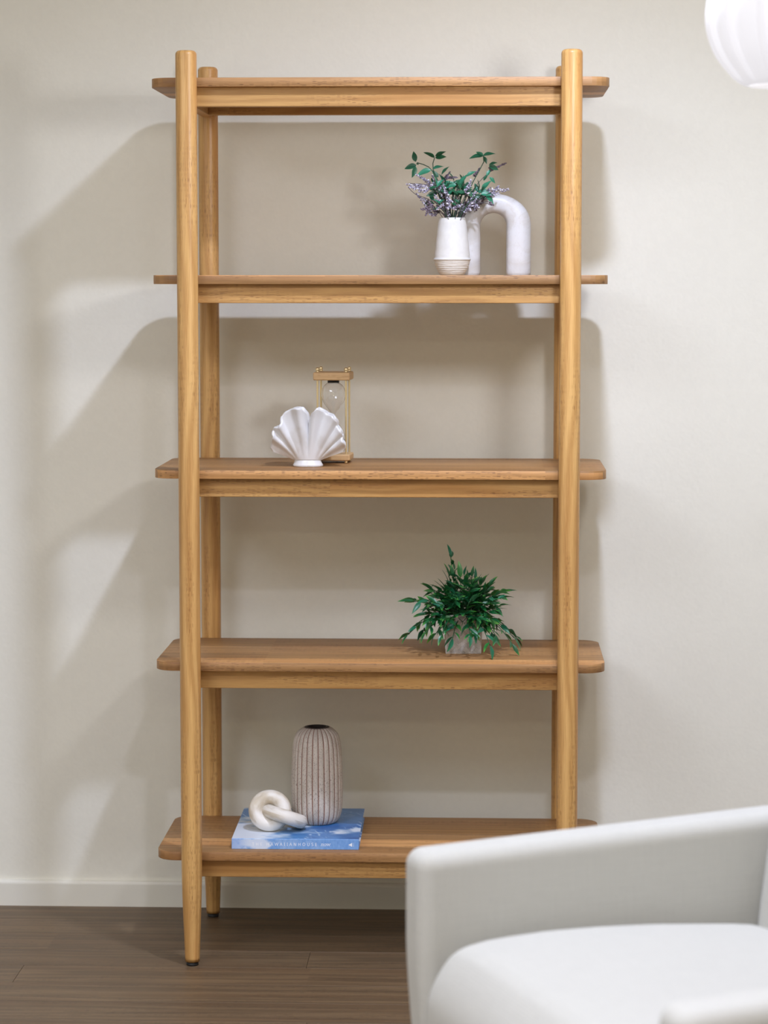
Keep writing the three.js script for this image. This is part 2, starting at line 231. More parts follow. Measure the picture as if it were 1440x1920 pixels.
  for (let i = 0; i < 17; i++) { // shorter leafy stems that fill the middle
    const x = 360 + 400 * ((i * 0.618) % 1) + 40 * (fill() - 0.5), y = 400 + 190 * fill(), z = -26 + 62 * fill(), st = stemAlong([[515 + 20 * (fill() - 0.5), 900, 0], [lerp(520, x, 0.35), 700, z * 0.4], [lerp(520, x, 0.8), lerp(700, y, 0.7), z * 0.8], [x, y, z]].map((p) => at(...p)), 0.0010, stemMat);
    for (let k = 0; k < 3; k++) { const an = -1.57 + (k - 1) * 1.1 + (fill() - 0.5) * 0.9 + (x - 540) * 0.0022, L = 62 + 36 * fill(), k0 = k === 1 ? 0 : 26; leaf(st, [x - (x - 520) * 0.0008 * k0, y + k0], [x + Math.cos(an) * L, y + k0 + Math.sin(an) * L], Math.floor(fill() * 2.6), z, z + (fill() - 0.3) * 14); }
  }
  // lavender: each sprig a thin stem with a spike of small blossoms
  const bl = new THREE.IcosahedronGeometry(1, 0), c1 = [[0.29, 0.26, 0.35], [0.46, 0.43, 0.53], [0.70, 0.68, 0.74], [0.15, 0.125, 0.17]], c2 = [[0.11, 0.085, 0.11], [0.16, 0.12, 0.15], [0.22, 0.17, 0.22]];
  const bm = std({ vertexColors: true, roughness: 0.75 });
  function spike(a, b, z0, z1, fat, pal, st) {
    const p = at(a[0], a[1], z0), q = at(b[0], b[1], z1), d = q.clone().sub(p), L = d.length(), n = Math.max(14, Math.round(L / 0.0005)), list = [], e1 = V(-d.y, d.x, 0).normalize(), e2 = V(0, 0, 1);
    for (let i = 0; i < n; i++) { const u = i / (n - 1), rr = fat * MM * (1 - 0.75 * u) * (0.25 + 0.95 * r()), an = r() * 6.283, g = bl.clone(), c = pal[Math.floor(r() * pal.length)], sz = (0.85 + 1.1 * r()) * MM * (1.15 - 0.5 * u); g.scale(sz, sz * (1 + r()), sz); g.rotateZ(r() * 3); g.rotateX(r() * 3); const o = p.clone().addScaledVector(d, u).addScaledVector(e1, Math.cos(an) * rr).addScaledVector(e2, Math.sin(an) * rr); g.translate(o.x, o.y, o.z); const ca = []; for (let k = 0; k < g.attributes.position.count; k++) ca.push(...c); g.setAttribute('color', new THREE.Float32BufferAttribute(ca, 3)); list.push(g); }
    part('blossom_spike', merge(list), bm, st);
  }
  const lav = [
    [[[500, 900, 4], [460, 640, 14], [380, 500, 20], [300, 440, 22], [130, 425, 24]], [[420, 470], [108, 432], 20, 26, 6, c1]],
    [[[500, 900, 2], [450, 600, 6], [330, 430, 10], [200, 350, 12]], [[370, 450], [196, 340], 8, 14, 5, c1]],
    [[[500, 900, 6], [440, 640, 18], [300, 560, 26], [190, 520, 30], [130, 460, 32]], [[300, 500], [130, 455], 24, 32, 5, c1]],
    [[[500, 900, 6], [430, 680, 24], [330, 640, 34], [250, 655, 38]], [[320, 650], [240, 655], 34, 40, 5, c2]],
    [[[500, 900, 6], [440, 690, 26], [330, 660, 34], [290, 705, 38]], [[330, 600], [285, 712], 30, 38, 5, c2]],
    [[[505, 900, -2], [450, 560, -8], [440, 400, -8], [500, 325, -6]], [[430, 400], [500, 318], -8, -4, 4, c2]],
    [[[505, 900, -2], [460, 560, -4], [470, 370, 0], [560, 365, 4]], [[470, 370], [565, 372], 0, 4, 3, c2]],
    [[[520, 900, 2], [500, 640, 16], [430, 520, 24], [340, 360, 26]], [[440, 530], [340, 352], 20, 26, 6, c1]],
    [[[520, 900, 6], [520, 640, 24], [480, 520, 30], [440, 430, 32]], [[500, 600], [440, 430], 28, 32, 6, c1]],
    [[[530, 900, 6], [590, 640, 24], [640, 520, 30], [690, 400, 30]], [[640, 520], [690, 395], 28, 32, 6, c1]],
    [[[530, 900, 6], [620, 640, 18], [760, 560, 22], [900, 490, 22], [1010, 482, 22]], [[850, 510], [1022, 478], 20, 24, 8, c1]],
    [[[530, 900, 4], [640, 640, 10], [780, 560, 14], [890, 500, 14], [940, 450, 12]], [[860, 530], [935, 445], 12, 14, 7, c1]],
    [[[530, 900, 4], [640, 660, 16], [760, 600, 20], [890, 612, 22]], [[700, 600], [760, 640], 18, 22, 7, c1]],
    [[[530, 900, 4], [640, 650, 14], [740, 600, 18], [860, 590, 20], [890, 615, 20]], [[850, 600], [890, 618], 20, 22, 4, c2]],
    [[[530, 900, 0], [640, 560, 0], [720, 380, 2], [765, 290, 4]], [[715, 360], [768, 285], 2, 4, 4, c2]],
    [[[530, 900, 0], [680, 520, 2], [830, 340, 4], [1000, 245, 6]], [[850, 305], [1002, 244], 4, 6, 3.5, c2]],
    [[[510, 900, 8], [490, 700, 28], [470, 620, 34], [490, 560, 36]], [[480, 650], [500, 545], 32, 36, 5, c1]],
    [[[520, 900, 8], [550, 720, 30], [560, 650, 36], [600, 620, 38]], [[530, 650], [610, 615], 34, 40, 5, c1]],
    [[[520, 900, 8], [480, 720, 30], [440, 660, 36], [390, 640, 38]], [[450, 620], [380, 660], 36, 40, 5, c1]],
    [[[530, 900, 8], [620, 700, 28], [680, 640, 32], [730, 560, 30]], [[660, 660], [735, 560], 30, 30, 6, c1]],
  ];
  for (let i = 0; i < 16; i++) { const u = (i * 0.618 + 0.3) % 1, x = 230 + 620 * u, y = 430 + 190 * fill() + Math.abs(x - 540) * 0.12, z = -20 + 62 * fill(), dx = (x - 530) * 0.28, dy = 70 + 30 * fill(); lav.push([[[520, 900, 0], [lerp(525, x, 0.4), 690, z * 0.5], [x - dx * 0.4, y + dy * 0.5, z], [x, y, z]], [[x - dx, y + dy], [x + dx * 0.5, y - dy * 0.35], z - 3, z + 3, 5 + 2 * fill(), fill() < 0.3 ? c2 : c1]]); }
  for (const [s, k] of lav) { const st = stemAlong(s.map((p) => at(...p)), 0.0007, twig); spike(k[0], k[1], k[2], k[3], k[4], k[5], st); }
}
const marble = texture(1024, 1024, (u, v) => { const w = fbm(u * 5, v * 5, 31, 5), vein = Math.pow(1 - Math.abs(2 * fbm(u * 4 + w * 1.3, v * 4, 47, 5) - 1), 9), cloud = smooth(0.5, 0.78, fbm(u * 3.1, v * 3.1, 61, 4)), sp = smooth(0.72, 0.85, noise(u * 140, v * 140, 7)); let c = [211, 210, 210]; c = mix3(c, [174, 170, 164], 0.6 * cloud); c = mix3(c, [186, 178, 166], 0.4 * vein); return mix3(c, [170, 158, 144], 0.12 * sp); });
M.marble = std({ map: marble, roughness: 0.42 });
{
  const t = thing('marble_arch', 'white marble arch sculpture standing on the second shelf behind the flower vase', 'sculpture', [0.2327, SHELF_Y[1], 0.2365]);
  const px = 1.137 * MM, R = 47, H0 = 92, path = [];   // legs to H0, then a flattened half circle
  const N = 90, f = (u, a) => {
    const L1 = 92, arc = Math.PI * 42, T = 2 * L1 + arc; let s = u * T, x, y, nx, ny, w, ds = Math.min(s, T - s);
    if (s < L1) { x = -R; y = s; nx = -1; ny = 0; w = 23; } else if (s > T - L1) { x = R; y = T - s; nx = 1; ny = 0; w = 23; } else { const th = Math.PI * (1 - (s - L1) / arc), q = Math.sin(th); x = R * Math.cos(th); y = H0 + 41 * q; nx = Math.cos(th); ny = Math.sin(th); w = 23 - 5.2 * q * q; }
    const e = ds < 3 ? Math.sqrt(clamp(1 - Math.pow(1 - ds / 3, 2))) * 0.06 + 0.94 : 1, c = Math.cos(a), sn = Math.sin(a), k = 2 / 2.6;
    const px1 = Math.sign(c) * Math.pow(Math.abs(c), k) * w * e, pz = Math.sign(sn) * Math.pow(Math.abs(sn), k) * 23 * e;
    return [(x + nx * px1) * px, (y + ny * px1) * px, pz * px];
  };
  const g = grid((u, v) => f(v, -u * Math.PI * 2), 40, 110, true); const uv = g.attributes.uv, p = g.attributes.position; for (let i = 0; i < p.count; i++) uv.setXY(i, p.getX(i) * 5 + p.getZ(i) * 3, p.getY(i) * 5 + p.getZ(i) * 2);
  const caps = [-R, R].map((x) => { const c = new THREE.CircleGeometry(22 * px, 40); c.rotateX(Math.PI / 2); c.translate(x * px, 0.0002, 0); return c; });
  part('arch', merge([g, ...caps]), M.marble, t);
  const chip = new THREE.IcosahedronGeometry(0.0032, 1); chip.scale(1.2, 0.7, 0.6); part('chipped_spot', chip, std({ color: 0x9a7a55, roughness: 0.9 }), t).position.set(36 * px, 138 * px, 13 * px);
}

// ------------------------------------------------------------------ shelf three: shell bowl, hourglass
{
  const t = thing('shell_vase', 'white glazed fan-shaped clam shell vase with ruffled rim in front of the hourglass', 'shell ornament', [-0.153, SHELF_Y[2], 0.362]);
  const px = 1.11 * MM, D = Math.PI / 180;
  // rim radius (px) by angle from straight up, read as lobes; ribs run from the foot to the lobes
  const rim = [[-86, 64], [-80, 69], [-72, 69], [-64, 70], [-56, 76], [-50, 78], [-46, 72], [-40, 74], [-34, 84], [-26, 88], [-16, 89], [-8, 87], [-3, 78], [0.5, 56], [4.5, 56], [8, 78], [13, 88], [20, 86], [27, 84], [33, 86], [40, 83], [48, 76], [55, 76], [62, 74], [68, 70], [74, 72], [80, 71], [86, 66]];
  const rimAt = (deg) => { for (let i = 0; i + 1 < rim.length; i++) if (deg <= rim[i + 1][0]) { const k = (deg - rim[i][0]) / (rim[i + 1][0] - rim[i][0]); return lerp(rim[i][1], rim[i + 1][1], k * k * (3 - 2 * k)); } return rim[rim.length - 1][1]; };
  const lobes = [-72, -53, -25, 2.5, 24, 45, 62, 78];
  const ruffle = (deg) => { let v = 0; for (const l of [-62, -44, -10, 12, 36, 55, 70]) v += Math.exp(-Math.pow((deg - l) / 6.5, 2)); return v; };
  const sheet = (deg, s0, front) => { // mid surface
    const s = Math.max(s0, 0);
    const rr = rimAt(deg) * (front ? 1 : 0.985), th = deg * D, c0 = Math.cos(th), a = Math.cos(th * 0.9), e = Math.pow(s, 1.15);
    const ruf = 11.5 * (ruffle(front ? deg : deg + 9) - 0.45) * Math.pow(s, 1.35), notch = front ? -18 * Math.exp(-Math.pow((deg - 2.5) / 5, 2)) * Math.pow(s, 1.5) : 0;
    const z0 = 16.9 * Math.max(0, c0), z1 = z0 + (13 * Math.sin(Math.min(1, s) * Math.PI * 0.5)) * (0.3 + 0.7 * a) + 5 * Math.pow(s, 6), z = front ? z1 + ruf + notch : -(z1 + ruf);
    const x0 = 23.5 * Math.sin(th), y0 = 13 + 2 * c0, x1 = rr * Math.sin(th), y1 = 24 + rr * c0;
    return V(lerp(x0, x1, e), lerp(y0, y1, s), z);
  };
  const NT = 150, NS = 34, list = [];
  for (const front of [true, false]) {
    const T = 2.4, sgn = front ? 1 : -1, loop = [];
    for (let i = 0; i <= NS; i++) loop.push([i / NS, 1]); for (let i = 1; i < 6; i++) loop.push([1, Math.cos(i / 6 * Math.PI), Math.sin(i / 6 * Math.PI)]); for (let i = NS; i >= 0; i--) loop.push([i / NS, -1]);
    const g = grid((u, v) => {
      const deg = -86 + 172 * u, q = loop[Math.round(v * (loop.length - 1))], s = q[0], e = 0.004, p = sheet(deg, s, front);
      const du = sheet(deg + 0.6, s, front).sub(sheet(deg - 0.6, s, front)), dv = sheet(deg, s + e, front).sub(sheet(deg, s - e, front)), n = new THREE.Vector3().crossVectors(du, dv).normalize().multiplyScalar(sgn);
      p.addScaledVector(n, q[1] * T * (0.75 + 0.45 * s * s)); if (q[2]) p.addScaledVector(dv.normalize(), q[2] * T * 1.2);
      return [p.x * px, p.y * px, p.z * px];
    }, NT, loop.length - 1);
    list.push(g);
  }
  const foot = lathe([[0.01, 0], [26, 0], [28.2, 1.2], [28.6, 4], [27.6, 5], [25.4, 10], [24.1, 14], [23.3, 18], [20, 19]].map(([a, b]) => [a * px, b * px]), 48); foot.scale(1, 1, 0.72); list.push(foot);
  const glz = texture(512, 512, (u, v) => { const n = fbm(u * 5, v * 5, 19, 4); return mix3([220, 219, 218], [198, 193, 186], smooth(0.5, 0.8, n) * 0.6); });
  part('shell', merge(list), std({ map: glz, roughness: 0.28, clearcoat: 0.35, clearcoatRoughness: 0.25, side: THREE.DoubleSide }), t);
}
{
  const t = thing('hourglass', 'hourglass with pale wooden ends, brass rods and black sand behind the white shell', 'hourglass', [-0.107, SHELF_Y[2], 0.235], -0.06);
  const wood = std({ ...woodMaps(512, 128, 0.25, 0.06, 71, { dark: [186, 146, 96], light: [222, 186, 138], warm: [205, 160, 108], pore: [140, 98, 56], rings: 90, wave: 2, ringK: 0.2, contrast: 1.1, poreK: 0.4 }), bumpScale: 0.0002, roughness: 0.5 });
  const W = 0.078, y0 = 0.006, y1 = 0.0195, y2 = 0.1765, y3 = 0.1935, q = 0.0305;
  const plate = (h, ov) => grainUV(box(W, h, W, 0.003, 3), 0, 0.25, 0.06, 0.4, ov);
  const top = part('end_plate', plate(y3 - y2, 0.3), wood, t); top.position.y = (y2 + y3) / 2; const bot = part('end_plate', plate(y1 - y0, 0.7), wood, t); bot.position.y = (y0 + y1) / 2;
  const rod = new THREE.CylinderGeometry(0.0021, 0.0021, y2 - y1 + 0.004, 16), nut = lathe([[0.0001, 0.0105], [0.0022, 0.0102], [0.0037, 0.0085], [0.0042, 0.0062], [0.0037, 0.0038], [0.0028, 0.0024], [0.004, 0.0016], [0.0045, 0], [0.0001, 0]], 20);
  for (const sx of [-1, 1]) for (const sz of [-1, 1]) { part('rod', rod, M.brass, t).position.set(sx * q, (y1 + y2) / 2, sz * q); part('knob', nut, M.brass, top).position.set(sx * q, (y3 - y2) / 2, sz * q); const f = part('foot_knob', nut, M.brass, bot); f.scale.set(0.9, -0.57, 0.9); f.position.set(sx * q, -(y1 - y0) / 2, sz * q); }
  const yc = (y1 + y2) / 2, half = [[0.0016, 0], [0.0024, 0.003], [0.006, 0.009], [0.0135, 0.0185], [0.0225, 0.032], [0.0258, 0.044], [0.0256, 0.0535], [0.0225, 0.063], [0.0165, 0.0695], [0.0115, 0.072]];
  const hp = spline(half, 40), outer = [...hp.slice(1).reverse().map(([r, y]) => [r, -y]), ...hp], inner = outer.map(([r, y]) => [Math.max(r - 0.0009, 0.0007), y]);
  const glass = new THREE.MeshPhysicalMaterial({ color: 0xffffff, transmission: 1, roughness: 0.01, ior: 1.5, thickness: 0.001, side: THREE.DoubleSide });
  const prof = [...outer, ...inner.slice().reverse(), outer[0]];
  part('glass_bulb', lathe(prof, 48), glass, t).position.y = yc;
  const cap = new THREE.CylinderGeometry(0.0125, 0.0125, 0.0062, 32); part('end_cap', cap, M.black, t).position.y = y2 - 0.0031; part('end_cap', cap, M.black, t).position.y = y1 + 0.0031;
  const sand = inner.filter(([r, y]) => y < -0.0495 && y > -0.0718).map(([r, y]) => [r - 0.0003, y]); 
  part('sand', lathe([[0.0001, -0.0718], ...sand, [0.014, -0.0455], [0.0001, -0.0385]], 40), std({ color: 0x141414, roughness: 0.95 }), t).position.y = yc;
}

// ------------------------------------------------------------------ shelf four: plant in a block-patterned pot
{
  const t = thing('potted_plant', 'bushy artificial green plant in a square grey herringbone-patterned pot on the fourth shelf', 'potted plant', [0.1715, SHELF_Y[3], 0.286], 0.03);
  const stone = texture(256, 256, (u, v) => { const n = fbm(u * 14, v * 14, 3, 4), s = noise(u * 120, v * 120, 8); return mix3([158, 150, 141], [186, 178, 168], clamp(n * 0.9 + s * 0.25)); });
  const tileM = [0.86, 0.95, 1.02, 1.1].map((k) => std({ map: stone, color: new THREE.Color().setRGB(k, k, k), roughness: 0.9 })), joint = std({ color: 0xd6d0c8, roughness: 0.95 });
  const H = 0.082, TW = 0.0400, BW = 0.0372;                       // half widths at top and bottom
  const s4 = Math.SQRT2;
  const pot = part('pot', (() => { const g = new THREE.CylinderGeometry(TW * s4, BW * s4, H, 4, 1, true); g.rotateY(Math.PI / 4); const inn = new THREE.CylinderGeometry((TW - 0.005) * s4, (TW - 0.005) * s4, 0.012, 4, 1, true); inn.rotateY(Math.PI / 4); inn.scale(-1, 1, 1); inn.translate(0, H / 2 - 0.006, 0); const ring = new THREE.RingGeometry((TW - 0.005) * s4, TW * s4, 4, 1); ring.rotateZ(Math.PI / 4); ring.rotateX(-Math.PI / 2); ring.translate(0, H / 2, 0); const b = new THREE.PlaneGeometry(2 * BW, 2 * BW); b.rotateX(Math.PI / 2); b.translate(0, -H / 2, 0); const soil = new THREE.PlaneGeometry(2 * TW - 0.01, 2 * TW - 0.01); soil.rotateX(-Math.PI / 2); soil.translate(0, H / 2 - 0.011, 0); return merge([g.toNonIndexed(), inn, ring, b, soil]); })(), std({ color: 0xcfc9c0, roughness: 0.95, side: THREE.DoubleSide }), t);
  pot.position.y = H / 2 + 0.0005;
  // herringbone blocks laid on the diagonal, clipped to each face, each proud of the pale joint
  const bl = 0.0156, bw = 0.0078, gap = 0.00085, r = rng(3), faces = [];
  function clipPoly(poly, xmin, xmax, ymin, ymax) { const cut = (P, inside, inter) => { const o = []; for (let i = 0; i < P.length; i++) { const a = P[i], b = P[(i + 1) % P.length], ia = inside(a), ib = inside(b); if (ia) o.push(a); if (ia !== ib) o.push(inter(a, b)); } return o; }; const ix = (x) => (a, b) => { const k = (x - a[0]) / (b[0] - a[0]); return [x, a[1] + k * (b[1] - a[1])]; }, iy = (y) => (a, b) => { const k = (y - a[1]) / (b[1] - a[1]); return [a[0] + k * (b[0] - a[0]), y]; }; let P = cut(poly, (p) => p[0] >= xmin, ix(xmin)); P = cut(P, (p) => p[0] <= xmax, ix(xmax)); P = cut(P, (p) => p[1] >= ymin, iy(ymin)); return cut(P, (p) => p[1] <= ymax, iy(ymax)); }
  const polys = [];
  for (let i = -8; i <= 8; i++) for (let j = -8; j <= 8; j++) for (const hv of [0, 1]) { // herringbone in rotated axes
    const u0 = (i + 0) * bw * 1 + j * bw * 1, v0 = j * bw - i * bw; const ox = (i * 2) * bw / 1, _ = 0;
    const a = i * bw + j * 2 * bw, b = -i * bw * -1; // lattice
    const x = hv ? i * bw + j * 2 * bw * 1 : i * bw + j * 2 * bw, y = i * bw - j * 2 * bw;
    const rect = hv ? [x + bw, y - bw + 0, bw, bl] : [x - bw + 0, y, bl, bw];
    polys.push(hv ? [x + bw, y - bw, bw, bl] : [x - bw, y, bl, bw]);
  }
  const c45 = Math.SQRT1_2, seen = new Set(), tiles = [];
  for (const [x, y, w, h] of polys) { const key = Math.round(x * 1e5) + ',' + Math.round(y * 1e5) + ',' + (w > h); if (seen.has(key)) continue; seen.add(key); const g2 = gap / 2, rc = [[x + g2, y + g2], [x + w - g2, y + g2], [x + w - g2, y + h - g2], [x + g2, y + h - g2]].map(([a, b]) => [(a - b) * c45, (a + b) * c45]); const P = clipPoly(rc, -BW + 0.0018, BW - 0.0018, -H / 2 + 0.0016, H / 2 - 0.0016); if (P.length < 3) continue; let A = 0; for (let k = 0; k < P.length; k++) { const a = P[k], b = P[(k + 1) % P.length]; A += a[0] * b[1] - a[1] * b[0]; } if (Math.abs(A) < 8e-6) continue; tiles.push(P); }
  for (let f = 0; f < 4; f++) for (const P of tiles) { const sh = new THREE.Shape(P.map(([x, y]) => new THREE.Vector2(x * lerp(BW, TW, (y + H / 2) / H) / BW, y))); const g = new THREE.ExtrudeGeometry(sh, { depth: 0.0008, bevelEnabled: false }); const p = g.attributes.position; for (let k = 0; k < p.count; k++) p.setZ(k, p.getZ(k) + lerp(BW, TW, (p.getY(k) + H / 2) / H) - 0.0001); g.scale(1, 1, 1); const uv = g.attributes.uv; for (let k = 0; k < uv.count; k++) uv.setXY(k, p.getX(k) * 12 + f * 0.3, p.getY(k) * 12); g.rotateY(f * Math.PI / 2); part('tile', g, tileM[Math.floor(r() * 4)], pot); }
  // foliage
  const q = rng(21), lm = std({ vertexColors: true, roughness: 0.36, side: THREE.DoubleSide }), sm = std({ color: 0x1c4a24, roughness: 0.6 });
  const kinds = [[[0.006, 0.075, 0.022], [0.03, 0.20, 0.03], [0.015, 0.12, 0.03]], [[0.008, 0.095, 0.03], [0.09, 0.33, 0.04], [0.025, 0.17, 0.04]], [[0.01, 0.12, 0.055], [0.02, 0.17, 0.06], [0.02, 0.16, 0.08]], [[0.02, 0.15, 0.03], [0.14, 0.38, 0.05], [0.04, 0.22, 0.04]]];
  const lg = kinds.map((k, i) => leafColors(leafGeo(0.165 + 0.012 * i, 0.25, 0.14 + 0.07 * i, 7), ...k));
  const base = V(0, H - 0.008, 0);
  function sprig(az, el, L, droop, inner) {
    const d = V(Math.cos(az) * Math.cos(el), Math.sin(el), Math.sin(az) * Math.cos(el)), o = base.clone().add(V(Math.cos(az) * 0.012, 0, Math.sin(az) * 0.012)), P = (u) => o.clone().addScaledVector(d, L * u).add(V(0, -droop * L * u * u, 0)), parts = [];
    const curve = new THREE.CatmullRomCurve3([0, 0.25, 0.5, 0.75, 1].map(P)), st = inner ? null : part('stem', new THREE.TubeGeometry(curve, 8, 0.0009, 5), sm, t), n = inner ? 8 : 7;
    for (let i = 0; i < n; i++) {
      const u = i === n - 1 ? 1 : 0.34 + 0.62 * i / (n - 2), p = P(u), tan = P(Math.min(u + 0.02, 1.02)).sub(P(u - 0.02)).normalize(), side = new THREE.Vector3().crossVectors(tan, V(0, 1, 0)).normalize().applyAxisAngle(tan, (q() - 0.5) * 1.6);
      const dir = i === n - 1 ? tan.clone() : tan.clone().multiplyScalar(0.75).addScaledVector(side, (i % 2 ? 1 : -1) * (0.6 + 0.5 * q())).add(V(0, (q() - 0.6) * 0.5, 0)), len = (0.026 + 0.012 * q()) * (i === n - 1 ? 1.05 : 1) * (1 - 0.15 * u), kind = inner ? Math.floor(q() * 2) : [0, 1, 2, 2, 3, 1][Math.floor(q() * 6)];
      if (inner) { const m = aim(new THREE.Object3D(), p, dir, (q() - 0.5) * 1.2, len); m.updateMatrix(); parts.push(lg[kind].clone().applyMatrix4(m.matrix)); } else aim(part('leaf', lg[kind], lm, st), p, dir, (q() - 0.5) * 2.2, len);
    }
    return parts;
  }
  const G = 2.39996; let idx = 0;
  for (let i = 0; i < 4; i++) sprig(0.75 + i * 0.55, 0.15 + 0.2 * q(), 0.068 + 0.012 * q(), 0.62);
  for (let i = 0; i < 12; i++) sprig(i ? i * G : 3.4, i ? 0.85 + 0.68 * q() : 1.46, (i ? 0.082 : 0.118) + 0.028 * q(), 0.08);
  for (let i = 0; i < 12; i++) sprig(i * G + 0.5, 0.50 + 0.4 * q(), 0.098 + 0.022 * q(), 0.22);
  for (let i = 0; i < 14; i++) sprig(i * G + 1.1, 0.25 + 0.22 * q(), 0.098 + 0.02 * q(), 0.55 + 0.25 * q());
  const stuff = []; for (let i = 0; i < 60; i++) stuff.push(...sprig(i * G + 0.2, 0.15 + 1.3 * q(), 0.06 + 0.03 * q(), 0.15, true));
  part('foliage', merge(stuff), lm, t).userData.kind = 'stuff';
}

// ------------------------------------------------------------------ bottom shelf: book, fluted vase, stone links
const BOOK_T = 0.0225, BY = SHELF_Y[4];
{
  const bw = 0.267, bd = 0.306, t = thing('book', 'large blue and white hardcover picture book lying flat on the bottom shelf', 'book', [-0.1785, BY, 0.4305 - bd / 2], 0.008);
  const art = (u, v, s) => { // brushy blue and white picture
    const w = fbm(u * 4, v * 4, s, 4), st = fbm(u * 9 + w * 3, v * 26 + u * 18, s + 9, 4), st2 = noise(u * 60 + v * 30, v * 12 - u * 14, s + 5);
    let c = mix3([52, 118, 186], [92, 152, 214], st); c = mix3(c, [30, 88, 156], smooth(0.45, 0.75, fbm(u * 3 + 2, v * 3, s + 2, 4)) * smooth(0.1, 0.6, u) * 0.8);
    c = mix3(c, [225, 234, 246], smooth(0.40, 0.62, fbm(u * 3.5, v * 5, s + 4, 4) + 0.30 * (1 - smooth(0.0, 0.42, u)) * (1 - smooth(0.3, 0.75, v)) - 0.07));
    return mix3(c, [222, 234, 248], smooth(0.72, 0.9, st2) * smooth(0.55, 0.72, noise(u * 6, v * 6, s + 8)) * 0.7);
  };
  const coverTex = texture(1024, 1024, (u, v) => art(u, v, 101));
  const cv = document.createElement('canvas'); cv.width = 2048; cv.height = 172; const g = cv.getContext('2d');
  const im = g.createImageData(2048, 172); for (let y = 0; y < 172; y++) for (let x = 0; x < 2048; x++) { const u = x / 2048, v = 1 - y / 172, k = fbm(u * 90, v * 3, 6, 3), a = fbm(u * 9, v * 1.5, 12, 4); let c = mix3([96, 148, 214], [136, 178, 230], k); c = mix3(c, [226, 234, 246], smooth(0.42, 0.7, a + 0.16 * (1 - Math.abs(u - 0.25) * 4)) * 0.85 * (1 - 0.8 * smooth(0.3, 0.4, u))); c = mix3(c, [112, 152, 220], smooth(0.15, 0.02, u) * 0.5); const i = (y * 2048 + x) * 4; im.data[i] = c[0]; im.data[i + 1] = c[1]; im.data[i + 2] = c[2]; im.data[i + 3] = 255; } g.putImageData(im, 0, 0);
  g.fillStyle = 'rgba(244,248,253,0.93)'; g.font = '70px sans-serif'; const word = 'THE HAWAIIANHOUSE'; let X = 330, w0 = 0; for (const ch of word) w0 += g.measureText(ch).width; const gapw = (1400 - X - w0) / word.length; for (const ch of word) { g.fillText(ch, X, 113); X += g.measureText(ch).width + gapw; }
  g.font = 'italic 76px serif'; g.fillText('now', X + 30, 113);
  g.beginPath(); g.moveTo(1878, 92); g.lineTo(1940, 58); g.lineTo(1940, 122); g.closePath(); g.fill(); g.globalAlpha = 0.6; g.save(); g.translate(1968, 120); g.rotate(-Math.PI / 2); g.font = '26px sans-serif'; for (let k = 0; k < 4; k++) g.fillRect(k * 17, -12, 11, 12); g.restore(); g.globalAlpha = 1;
  const spineTex = new THREE.CanvasTexture(cv); spineTex.colorSpace = THREE.SRGBColorSpace; spineTex.anisotropy = 8;
  const cm = std({ map: coverTex, roughness: 0.32, clearcoat: 0.3, clearcoatRoughness: 0.2 }), smx = std({ map: spineTex, roughness: 0.32, clearcoat: 0.3, clearcoatRoughness: 0.2 });
  const flat = (geo) => { const p = geo.attributes.position, uv = geo.attributes.uv; for (let i = 0; i < p.count; i++) uv.setXY(i, p.getX(i) / bw + 0.5, 0.5 - p.getZ(i) / bd); return geo; };
  const board = 0.0022; part('front_cover', flat(box(bw, board, bd - 0.001, 0.0008)), cm, t).position.set(0, BOOK_T - board / 2, -0.0005); part('back_cover', flat(box(bw, board, bd - 0.001, 0.0008)), cm, t).position.set(0, board / 2, -0.0005);
  const sp = box(bw, BOOK_T, 0.0026, 0.0011), p = sp.attributes.position; for (let i = 0; i < p.count; i++) sp.attributes.uv.setXY(i, p.getX(i) / bw + 0.5, p.getY(i) / BOOK_T + 0.5); part('spine', sp, smx, t).position.set(0, BOOK_T / 2, bd / 2 - 0.0008);
  const pages = texture(64, 512, (u, v) => { const n = noise(u * 2, v * 160, 4); return mix3([214, 210, 200], [240, 237, 230], n); });
  part('page_block', new THREE.BoxGeometry(bw - 0.007, BOOK_T - 2 * board, bd - 0.008), std({ map: pages, roughness: 0.9 }), t).position.set(0, BOOK_T / 2, 0.001);
}
